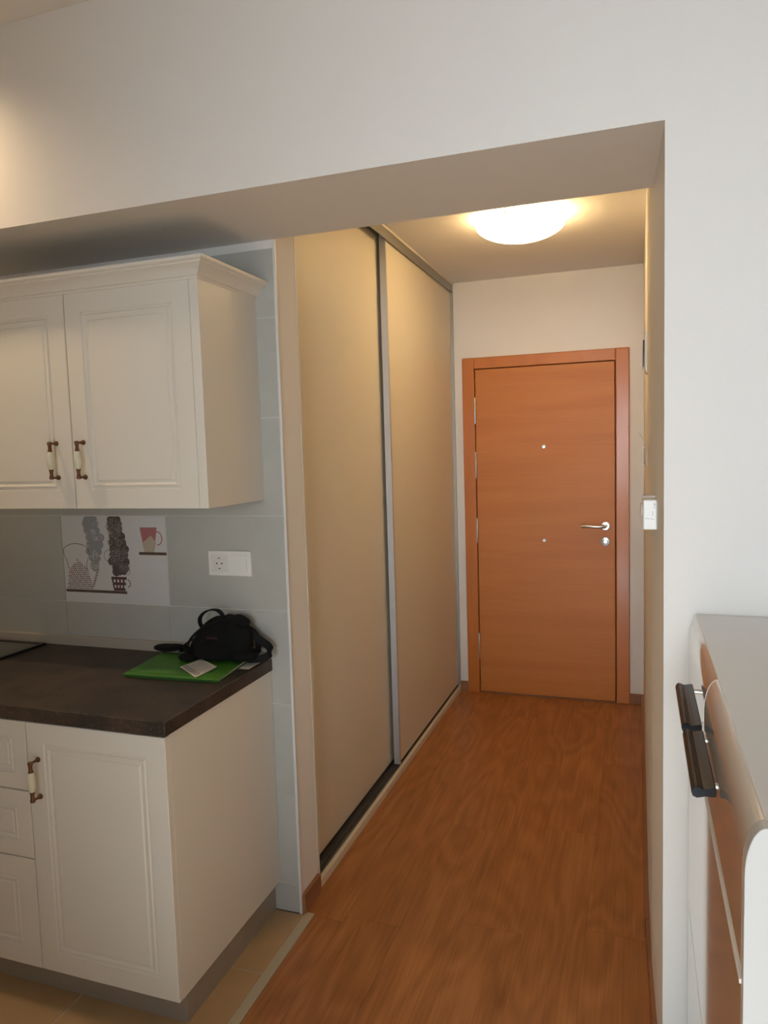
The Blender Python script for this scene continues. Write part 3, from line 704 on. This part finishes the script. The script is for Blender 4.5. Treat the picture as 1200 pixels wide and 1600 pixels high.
# ------------------------------------------------------------------ hallway ceiling lamp
LX, LY = -0.488, 3.345
lamp = empty('ceiling_lamp', (LX, LY, ZC), label='lit round glass ceiling lamp in the hallway', cat='lamp')
R_, ZT, DP = .192, 2.535, .068
prof = []
for k in range(15):
    a = k/14*PI/2; prof.append((R_*math.sin(a)+.0001, ZT-DP*math.cos(a)**1.15))
bm = bmesh.new(); lathe(bm, (LX, LY, 0), 'Z', prof, 56, cap=False)
o = finish('glass_bowl', bm, 'opal', lamp, smooth='all'); sm = o.modifiers.new('thickness', 'SOLIDIFY'); sm.thickness = .004; sm.offset = 1
bm = bmesh.new(); lathe(bm, (LX, LY, 0), 'Z', [(R_-.002, ZT-.002), (R_+.004, ZT-.001), (R_+.004, ZT+.004), (R_-.002, ZT+.004), (R_-.002, ZT-.002)], 56, cap=False)
finish('glass_rim', bm, 'rimglass', lamp, smooth='all')
bm = bmesh.new(); lathe(bm, (LX, LY, 0), 'Z', [(.10, ZC-.0005), (.10, ZC-.010), (.092, ZC-.014)], 32); finish('base_plate', bm, 'plastic', lamp, smooth=True)
for a in (0.35, 2.45, 4.55):
    bm = bmesh.new(); c, s = math.cos(a), math.sin(a)
    tube(bm, [(LX+r*c, LY+r*s, z) for r, z in ((.09, ZC-.006), (.185, ZC-.010), (R_+.008, ZT+.008), (R_+.009, ZT-.008), (R_-.002, ZT-.014))], .0028, 8)
    finish('clip', bm, 'steel', lamp, smooth='all')
bm = bmesh.new(); blob(bm, (LX, LY, 2.535), (.024, .024, .017), 1, 1, 16, 10); finish('bulb', bm, 'opal', lamp, smooth='all')
pl = bpy.data.lights.new('hallway_bulb', 'POINT'); pl.energy = 13; pl.color = (1, .68, .31); pl.shadow_soft_size = .03
po = bpy.data.objects.new('hallway_bulb', pl); COL.objects.link(po); po.parent = lamp; po.location = (.05, 0, -.028)

# ------------------------------------------------------------------ small units on the hallway's right wall
tw = -(XJ-XR)/(YK-YB)
th = empty('thermostat', (.04, 1.955, 1.345), label='white box with a round dial and pencil marks on the opening jamb', cat='thermostat')
BX('housing', 'plastic', th, .0125, .0455, 1.925, 1.995, 1.3455, 1.4205, bevel=.003)
BX('back_plate', 'beige_pl', th, .0095, .0465, 1.995, 2.010, 1.341, 1.427, bevel=.003)
bm = bmesh.new(); lathe(bm, (0, 1.96, 1.392), 'X', [(.019, .0135), (.019, .008), (.016, .006)], 24); finish('dial', bm, 'beige_pl', th, smooth=True)
bm = bmesh.new(); yy = 1.9247
for pts in ([(.0375, 1.4115), (.0405, 1.4115), (.0385, 1.4115), (.0385, 1.405)], [(.0395, 1.409), (.042, 1.406)], [(.036, 1.401), (.042, 1.4005)], [(.035, 1.392), (.0352, 1.381)], [(.016, 1.3745), (.028, 1.373)], [(.030, 1.373), (.0385, 1.3715)]):
    stroke(bm, pts, .0008, 0, yy)
finish('pencil_mark', bm, 'blue_ink', th)
ch = empty('door_chime', (.03, 3.02, 1.83), label='narrow white wall unit with a dark front high beside the door', cat='intercom')
bm = bmesh.new(); prism(bm, [(.0345, 1.985), (.028, 1.975), (.024, 1.955), (.024, 1.842), (.027, 1.832), (.0345, 1.822)], 'Y', 2.98, 3.08); finish('housing', bm, 'plastic', ch, bevel=.003)
BX('dark_front', 'dark_face', ch, .0185, .0242, 2.985, 3.075, 1.848, 1.947, bevel=.001)
kr = empty('key_rack', (.03, 2.83, 1.475), label='small metal key hook plate at shoulder height right of the door', cat='hook')
BX('plate', 'beige_pl', kr, .0285, .0338, 2.79, 2.86, 1.477, 1.551, bevel=.001)
bm = bmesh.new(); tube(bm, [(.030, 2.80, 1.545), (.020, 2.80, 1.543), (.0165, 2.80, 1.535), (.0165, 2.80, 1.485), (.022, 2.80, 1.480), (.030, 2.80, 1.480)], .0025, 8); finish('hook', bm, 'steel', kr, smooth='all')
bm = bmesh.new(); tube(bm, [(.030, 2.80, 1.553), (.005, 2.795, 1.595)], .0012, 6); finish('wire', bm, 'beige_pl', kr)

# ------------------------------------------------------------------ white gloss chest on the right
XF, XT, YN, YF_, ZT_ = .099, .119, .763, YB-.006, 1.188
XBk = XSIDE-.01
cb = empty('chest_of_drawers', (.30, 1.23, 0), label='white high-gloss chest with rounded front edge and dark pulls', cat='chest')
def bull(x0, n_=9, zt=ZT_, rx=XT-XF, rz=.053):
    """front outline from top seam down to the vertical face"""
    return [(x0+rx-rx*math.sin(k/n_*PI/2), zt-rz+rz*math.cos(k/n_*PI/2)) for k in range(n_+1)]
BX('top_board', 'top', cb, XT+.0006, XBk, YN+.004, YF_, ZT_-.016, ZT_, bevel=.0006)
bm = bmesh.new(); prism(bm, bull(XF)+[(XF, .03), (XBk, .03), (XBk, ZT_+.0004), ], 'Y', YN-.002, YN+.016); finish('side_panel', bm, 'side', cb, bevel=.0008)
bm = bmesh.new(); prism(bm, bull(XF+.006)+[(XF+.006, .03), (XBk, .03), (XBk, ZT_-.017), (XF+.03, ZT_-.017)], 'Y', YF_-.016, YF_); finish('side_panel', bm, 'gloss', cb, bevel=.0008)
BX('back_panel', 'top', cb, XBk-.006, XBk, YN+.016, YF_-.016, .05, ZT_-.017)
BX('divider', 'cab_in', cb, XF+.028, XBk-.006, 1.221, 1.239, .05, ZT_-.017)
BX('bottom_board', 'top', cb, XF+.028, XBk-.006, YN+.016, YF_-.016, .03, .05)
for y0, y1, dx, zb in ((YN+.0165, 1.230, 0, 1.020), (1.2315, YF_-.0165, .006, 1.020)):
    outer = bull(XF+dx); inner = [(x+.018, z-.014 if k < 3 else z) for k, (x, z) in enumerate(bull(XF+dx))]
    pts = outer + [(XF+dx, zb), (XF+dx+.018, zb)] + [(max(x, XF+dx+.018), z) for x, z in reversed(inner)]
    bm = bmesh.new(); prism(bm, pts, 'Y', y0, y1)
    dw = finish('drawer_front', bm, 'gloss', cb, smooth=True)
    BX('edge_band', 'edge', dw, XF+dx-.0022, XF+dx+.0175, y0-(.006 if dx == 0 else 0), y1, zb-.0055, zb-.0002, bevel=.0008)
    if dx == 0:
        bm = bmesh.new(); prism(bm, [(x-.0004, z+.0004) for x, z in outer] + [(XF-.0004, zb)] + [(XF+.012, zb)] + [(x+.012, z-.006) for x, z in reversed(outer)], 'Y', y1, y1+.0018); finish('edge_band', bm, 'edge', dw)
    # bar pull
    hy0, hy1 = (1.008, 1.212) if dx == 0 else (1.2365, 1.447)
    zt = 1.112; xo = .0665
    hp = [(xo+.004, zt-.001), (xo+.0015, zt-.004), (xo, zt-.009), (xo+.002, zt-.0145), (xo+.007, zt-.0165), (xo+.0125, zt-.015), (xo+.017, zt-.0135), (xo+.0285, zt-.0135), (xo+.0305, zt-.0115), (xo+.0305, zt-.002), (xo+.029, zt-.0005), (xo+.021, zt-.0020), (xo+.015, zt-.0035), (xo+.0095, zt-.001), (xo+.0065, zt)]
    bm = bmesh.new(); prism(bm, hp, 'Y', hy0, hy1); hd = finish('handle', bm, 'wenge', dw, bevel=.0008); hd['label'] = 'dark wenge pull'
    for yy in (hy0+.022, hy1-.022):
        bm = bmesh.new(); lathe(bm, (0, yy, zt-.0075), 'X', [(.0042, xo+.029), (.0042, XF+dx+.0015)], 12)
        finish('handle_post', bm, 'steel', dw, smooth=True)
for y0, y1, dx in ((YN+.0165, 1.230, 0.001), (1.2315, YF_-.0165, .0065)):
    for z0, z1 in ((.55, 1.011), (.06, .546)):
        BX('cabinet_door', 'gloss', cb, XF+dx, XF+dx+.018, y0, y1, z0, z1, bevel=.0012)

# ------------------------------------------------------------------ downlight of the room, just out of frame above the cabinets
dl = empty('downlight', (-2.05, 1.54, ZM), label='small round recessed ceiling spot above the kitchen, outside the frame', cat='lamp')
bm = bmesh.new(); lathe(bm, (-2.05, 1.54, 0), 'Z', [(.045, ZM-.0005), (.045, ZM-.006), (.036, ZM-.008), (.034, ZM-.003), (.0001, ZM-.003)], 28); finish('bezel', bm, 'plastic', dl, smooth=True)
sl = bpy.data.lights.new('downlight_bulb', 'SPOT'); sl.energy = 37; sl.color = (1, .72, .42); sl.spot_size = math.radians(150); sl.spot_blend = 1; sl.shadow_soft_size = .03
so = bpy.data.objects.new('downlight_bulb', sl); COL.objects.link(so); so.parent = dl; so.location = (0, 0, -.02)
